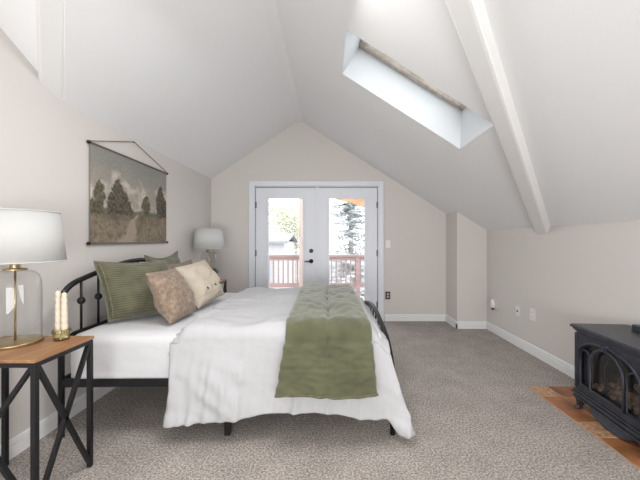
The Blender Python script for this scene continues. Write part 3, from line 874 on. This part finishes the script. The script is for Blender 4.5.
# bowed skirt below the base
bm = bmesh.new()
out = [(.20, .082), (.19, .06), (.155, .030), (.10, .012), (0, .006), (-.10, .012), (-.155, .030), (-.19, .06), (-.20, .082)]
fa = [bm.verts.new((-SD+.02-.03*math.cos(u/.2*PI/2), u, z)) for u, z in out]; fb_ = [bm.verts.new((SD-.04, u, z)) for u, z in out]
bm.faces.new(fa); bm.faces.new(fb_[::-1])
for i in range(len(out)):
    j = (i+1) % len(out); bm.faces.new((fa[i], fa[j], fb_[j], fb_[i]))
obj('lower_skirt', bm, M['iron'], st)
for sx in (-1, 1):
    for sy in (-1, 1):
        bm = bmesh.new(); x = sx*(SD-.012); y = sy*(SW-.012)
        secs = [(0, .018, .010), (.008, .020, .010), (.02, .014, .004), (.05, .020, 0), (.085, .032, -.004)]
        rings = [[bm.verts.new((x+a*w+sx*o_, y+b*w+sy*o_, z)) for a, b in ((-1,-1),(1,-1),(1,1),(-1,1))] for z, w, o_ in secs]
        for p, q in zip(rings, rings[1:]):
            for k in range(4): bm.faces.new((p[k], p[(k+1) % 4], q[(k+1) % 4], q[k]))
        bm.faces.new(rings[0][::-1]); bm.faces.new(rings[-1])
        obj('leg', bm, M['iron'], st, bevel=.003)
# front plate with one wide and two narrow arched openings under a broad low arch
FZ0, FZ1 = .150, .548
CH = arch(-.132, .132, .190, .366, 22, .132); LH = arch(-.243, -.142, .190, .385, 16, .055); RH = arch(.142, .243, .190, .385, 16, .055)
BH = [(-.247, .185), (.247, .185)]+[(.247*math.cos(PI*k/28), .375+.138*math.sin(PI*k/28)**.9) for k in range(29)]
bm = plate([(-SW, FZ0), (SW, FZ0), (SW, FZ1), (-SW, FZ1)], [BH], .022, lambda a, b, c: (-SD-.002+c, a, b))
fp = obj('front_plate', bm, M['iron'], st)
def arch_tube(bm, pts, off, r):
    tube(bm, [(-SD-off, a, b) for a, b in pts], r, 8, closed=True)
bm = bmesh.new(); arch_tube(bm, CH, .012, .0085); obj('door_arch_frame', bm, M['iron'], st, smooth=True)
for hh in (LH, RH):
    bm = bmesh.new(); arch_tube(bm, hh, .000, .006); obj('side_arch_frame', bm, M['iron'], st, smooth=True)
bm = bmesh.new()
n = 28; pts = [(-SD-.014, .253*math.cos(PI*k/n), .377+.146*math.sin(PI*k/n)**.9) for k in range(n+1)]
pts = [(-SD-.014, .252, .17)]+pts+[(-SD-.014, -.252, .17)]
tube(bm, pts, .009, 8); obj('broad_arch_moulding', bm, M['iron'], st, smooth=True)
bm = bmesh.new()
vs_ = []
for x, sc_ in ((-SD-.012, 1.0), (-SD-.036, .72)):
    vs_.append([bm.verts.new((x, u*sc_, .517+(z-.517)*sc_)) for u, z in ((-.016, .490), (.016, .490), (.030, .542), (-.030, .542))])
bm.faces.new(vs_[0][::-1]); bm.faces.new(vs_[1])
for k in range(4): bm.faces.new((vs_[0][k], vs_[0][(k+1) % 4], vs_[1][(k+1) % 4], vs_[1][k]))
obj('keystone', bm, M['iron'], st, bevel=.003)
# corner pilasters
for s in (-1, 1):
    bm = bmesh.new(); box(bm, -SD-.020, -SD-.002, s*SW-.014, s*SW+.006 if s > 0 else s*SW+.014, .155, .546)
    obj('corner_pilaster', bm, M['iron'], st, bevel=.005)
bm = bmesh.new(); box(bm, -SD+.012, -SD+.016, -.24, .24, .185, .515); obj('stove_glass', bm, M['smoke'], st)
# inner tracery seen through the glass, and the ceramic logs
bm = bmesh.new()
for s in (-1, 1):
    tube(bm, [(-SD+.045, .075*s, .19), (-SD+.045, .075*s, .36), (-SD+.045, .060*s, .41), (-SD+.045, .02*s, .46)], .008, 6)
    tube(bm, [(-SD+.045, .075*s, .36), (-SD+.045, .095*s, .41), (-SD+.045, .135*s, .45)], .008, 6)
obj('inner_tracery', bm, M['iron'], st, smooth=True)
rl = random.Random(5)
for (a, b, r) in (((-.06, -.20, .215), (-.02, .16, .225), .026), ((-.03, -.17, .24), (.05, .05, .265), .022), ((-.09, .02, .21), (.06, .18, .25), .024), ((-.10, -.15, .205), (-.07, .02, .205), .018)):
    a = Vector(a); b = Vector(b); bm = bmesh.new()
    tube(bm, [a.lerp(b, k/8)+Vector((rl.uniform(-1, 1), 0, rl.uniform(-1, 1)))*.006 for k in range(9)], [r*rl.uniform(.8, 1.15) for k in range(9)], 9)
    obj('ceramic_log', bm, M['log'], st, smooth=True)
bm = bmesh.new()
for k in range(60): ball(bm, (rl.uniform(-.13, .0), rl.uniform(-.22, .22), .195+rl.uniform(0, .012)), rl.uniform(.006, .014), seg=6)
obj('ember_bed', bm, M['log'], st)['kind'] = 'stuff'
bm = bmesh.new(); box(bm, SD-.075, SD-.005, -SW+.02, .155, .600, .640); obj('vent_cover', bm, M['iron'], st, bevel=.004)

# ------------------------------------------------------------------ outdoors
struct('ground', bxm(-60, 60, YB+2.9, 90, -3.1, -3.0), M['snow'])
bm = bmesh.new()
for k in range(18):
    y = YB+.2+k*.14; box(bm, -4, 4, y, y+.132, -.16, -.12)
struct('deck', bm, M['deckwood'])
rail = thing('deck_railing', 'reddish wooden deck railing with thin balusters outside the french doors', 'railing', (0, 6.95, -.12))
obj('top_rail', bxm(-3.2, 3.2, -.06, .06, .965, 1.01), M['railwood'], rail, bevel=.005)
obj('upper_rail', bxm(-3.2, 3.2, -.02, .02, .88, .965), M['railwood'], rail)
obj('lower_rail', bxm(-3.2, 3.2, -.02, .02, .28, .375), M['railwood'], rail)
for k in range(58):
    x = -3.1+k*.108; obj('baluster', bxm(x-.016, x+.016, -.016, .016, .33, .90), M['railwood'], rail)
for x in (-3.1, .62, 3.1): obj('railing_post', bxm(x-.045, x+.045, -.045, .045, 0, .97), M['railwood'], rail)
pf = thing('porch_frame', 'pale wooden porch post and slanting orange board outside the french doors', 'porch frame', (-.62, 6.815, -.12))
bm = bxm(-.055, .055, -.055, .055, 0, 2.9); box(bm, -.08, .08, -.08, .08, 0, .14)
obj('post', bm, M['postwood'], pf, bevel=.006)
obj('post', bxm(3.5, 3.61, -.055, .055, 0, 2.9), M['postwood'], pf, bevel=.006)
bm = bmesh.new(); bar(bm, (.0, .06, 2.62), (3.55, .06, 1.55), .06, .26)
obj('slanting_board', bm, M['soffit'], pf, bevel=.006)
obj('crossbeam', bxm(-.2, 3.7, -.07, .07, 2.88, 3.1), M['postwood'], pf, bevel=.006)

gh = thing('house', 'pale house with grey roof beyond the deck seen through left door', 'house', (-5.6, 20, -3))
obj('wall', bxm(-4, 2.6, 0, 6, 0, 4.1), M['siding'], gh)
bm = bmesh.new(); vsr = [(-4.3, -.4, 4.0), (2.9, -.4, 4.0), (2.9, 3, 4.55), (-4.3, 3, 4.55), (-4.3, 6.4, 4.0), (2.9, 6.4, 4.0)]
face(bm, [vsr[0], vsr[1], vsr[2], vsr[3]]); face(bm, [vsr[3], vsr[2], vsr[5], vsr[4]])
obj('roof', bm, M['roofing'], gh, solid=.15)
obj('garage_door', bxm(-.6, 1.9, -.05, .02, 0, 3.2), M['garage'], gh)

def leaf_tree(name, label, loc, crown, n, leafm, lsize, trunk_h, seed, branches=14):
    rs = random.Random(seed); t_ = thing(name, label, 'tree', loc)
    bm = bmesh.new(); tube(bm, [(0, 0, 0), (.05, 0, trunk_h*.5), (0, .05, trunk_h)], [.16, .12, .07], 8)
    for k in range(branches):
        a = rs.uniform(0, 2*PI); z0 = trunk_h*rs.uniform(.5, .95); L = rs.uniform(.7, 1.2)
        p = [Vector((0, 0, z0))]
        for q in range(4): p.append(p[-1]+Vector((math.cos(a)*crown[0]*.24*L, math.sin(a)*crown[0]*.24*L, crown[1]*.18*L))+Vector((rs.uniform(-.1, .1), rs.uniform(-.1, .1), rs.uniform(-.1, .1))))
        tube(bm, p, [.05, .035, .025, .016, .008], 5)
        for q in (2, 3):
            d = Vector((rs.uniform(-1, 1), rs.uniform(-1, 1), rs.uniform(.2, 1)))*.5
            tube(bm, [p[q], p[q]+d*.5, p[q]+d+Vector((0, 0, .1))], [.018, .012, .006], 4)
    obj('trunk', bm, M['bark'], t_)
    bm = bmesh.new(); cen = [(rs.gauss(0, .45)*crown[0], rs.gauss(0, .45)*crown[0], trunk_h+rs.uniform(-.2, .8)*crown[1]) for k in range(26)]
    for k in range(n):
        c = rs.choice(cen); p = Vector(c)+Vector((rs.gauss(0, .22), rs.gauss(0, .22), rs.gauss(0, .2)))*crown[0]
        d = Vector((rs.uniform(-1, 1), rs.uniform(-1, 1), rs.uniform(-1, 1))).normalized(); s = d.orthogonal().normalized()
        face(bm, [p, p+d*lsize+s*lsize*.5, p+d*lsize*2, p+d*lsize-s*lsize*.5])
    obj('foliage', bm, leafm, t_)
leaf_tree('leafy_tree', 'pale yellow green tree with bare twigs seen through left door', (-3.4, 31, -3), (3.0, 4.2), 6000, M['paleleaf'], .11, 4.4, 11)
def conifer(label, loc, h, r, seed):
    rs = random.Random(seed); t_ = thing('evergreen_tree', label, 'tree', loc)
    bm = bmesh.new(); tube(bm, [(0, 0, 0), (0, 0, h)], [.16, .03], 8); obj('trunk', bm, M['bark'], t_)
    bm = bmesh.new()
    for k in range(900):
        q = rs.uniform(.12, .99); z = h*q; L = r*(1-q)**.8*rs.uniform(.7, 1.1)+.15; a = rs.uniform(0, 2*PI)
        d = Vector((math.cos(a), math.sin(a), -.28)); side = Vector((-math.sin(a), math.cos(a), 0))
        for j in range(9):
            p = Vector((0, 0, z))+d*L*(j+1)/9+Vector((0, 0, .25*L*((j+1)/9)**2))
            w = .15*(1-.4*j/9)*(1+L*.5)
            for s in (-1, 1):
                tip = p+side*s*w+d*w*.7+Vector((0, 0, rs.uniform(-.05, .03)))
                face(bm, [p-d*.03, p+d*.05, tip])
    obj('needles', bm, M['needle'], t_)
conifer('snow dusted evergreen tree filling the view through the right door', (.85, 12.5, -3), 8.6, 2.6, 4)

# ------------------------------------------------------------------ light
w = bpy.data.worlds.new('sky'); sc.world = w; w.use_nodes = True
bg = w.node_tree.nodes['Background']; bg.inputs['Color'].default_value = (.93, .96, 1, 1); bg.inputs['Strength'].default_value = 2.6
def area(name, loc, rot, size, power, color=(1, 1, 1), sy=None):
    l = bpy.data.lights.new(name, 'AREA'); l.energy = power; l.color = color; l.size = size
    if sy: l.shape = 'RECTANGLE'; l.size_y = sy
    o = bpy.data.objects.new(name, l); col.objects.link(o); o.location = loc; o.rotation_euler = rot
area('rear_fill', (.15, -1.85, .8), (R(118), 0, 0), 2.4, 72, (1, .995, .985), 1.0)  # unseen fill added behind the camera to brighten ceiling and walls
area('overhead_fill', (-.25, 1.45, 2.60), (R(6), 0, 0), .7, 17, (1, .99, .97), .7)  # fill added out of view to brighten the bed top, no fixture here
sc.view_settings.view_transform = 'Standard'; sc.view_settings.look = 'None'; sc.view_settings.exposure = .52
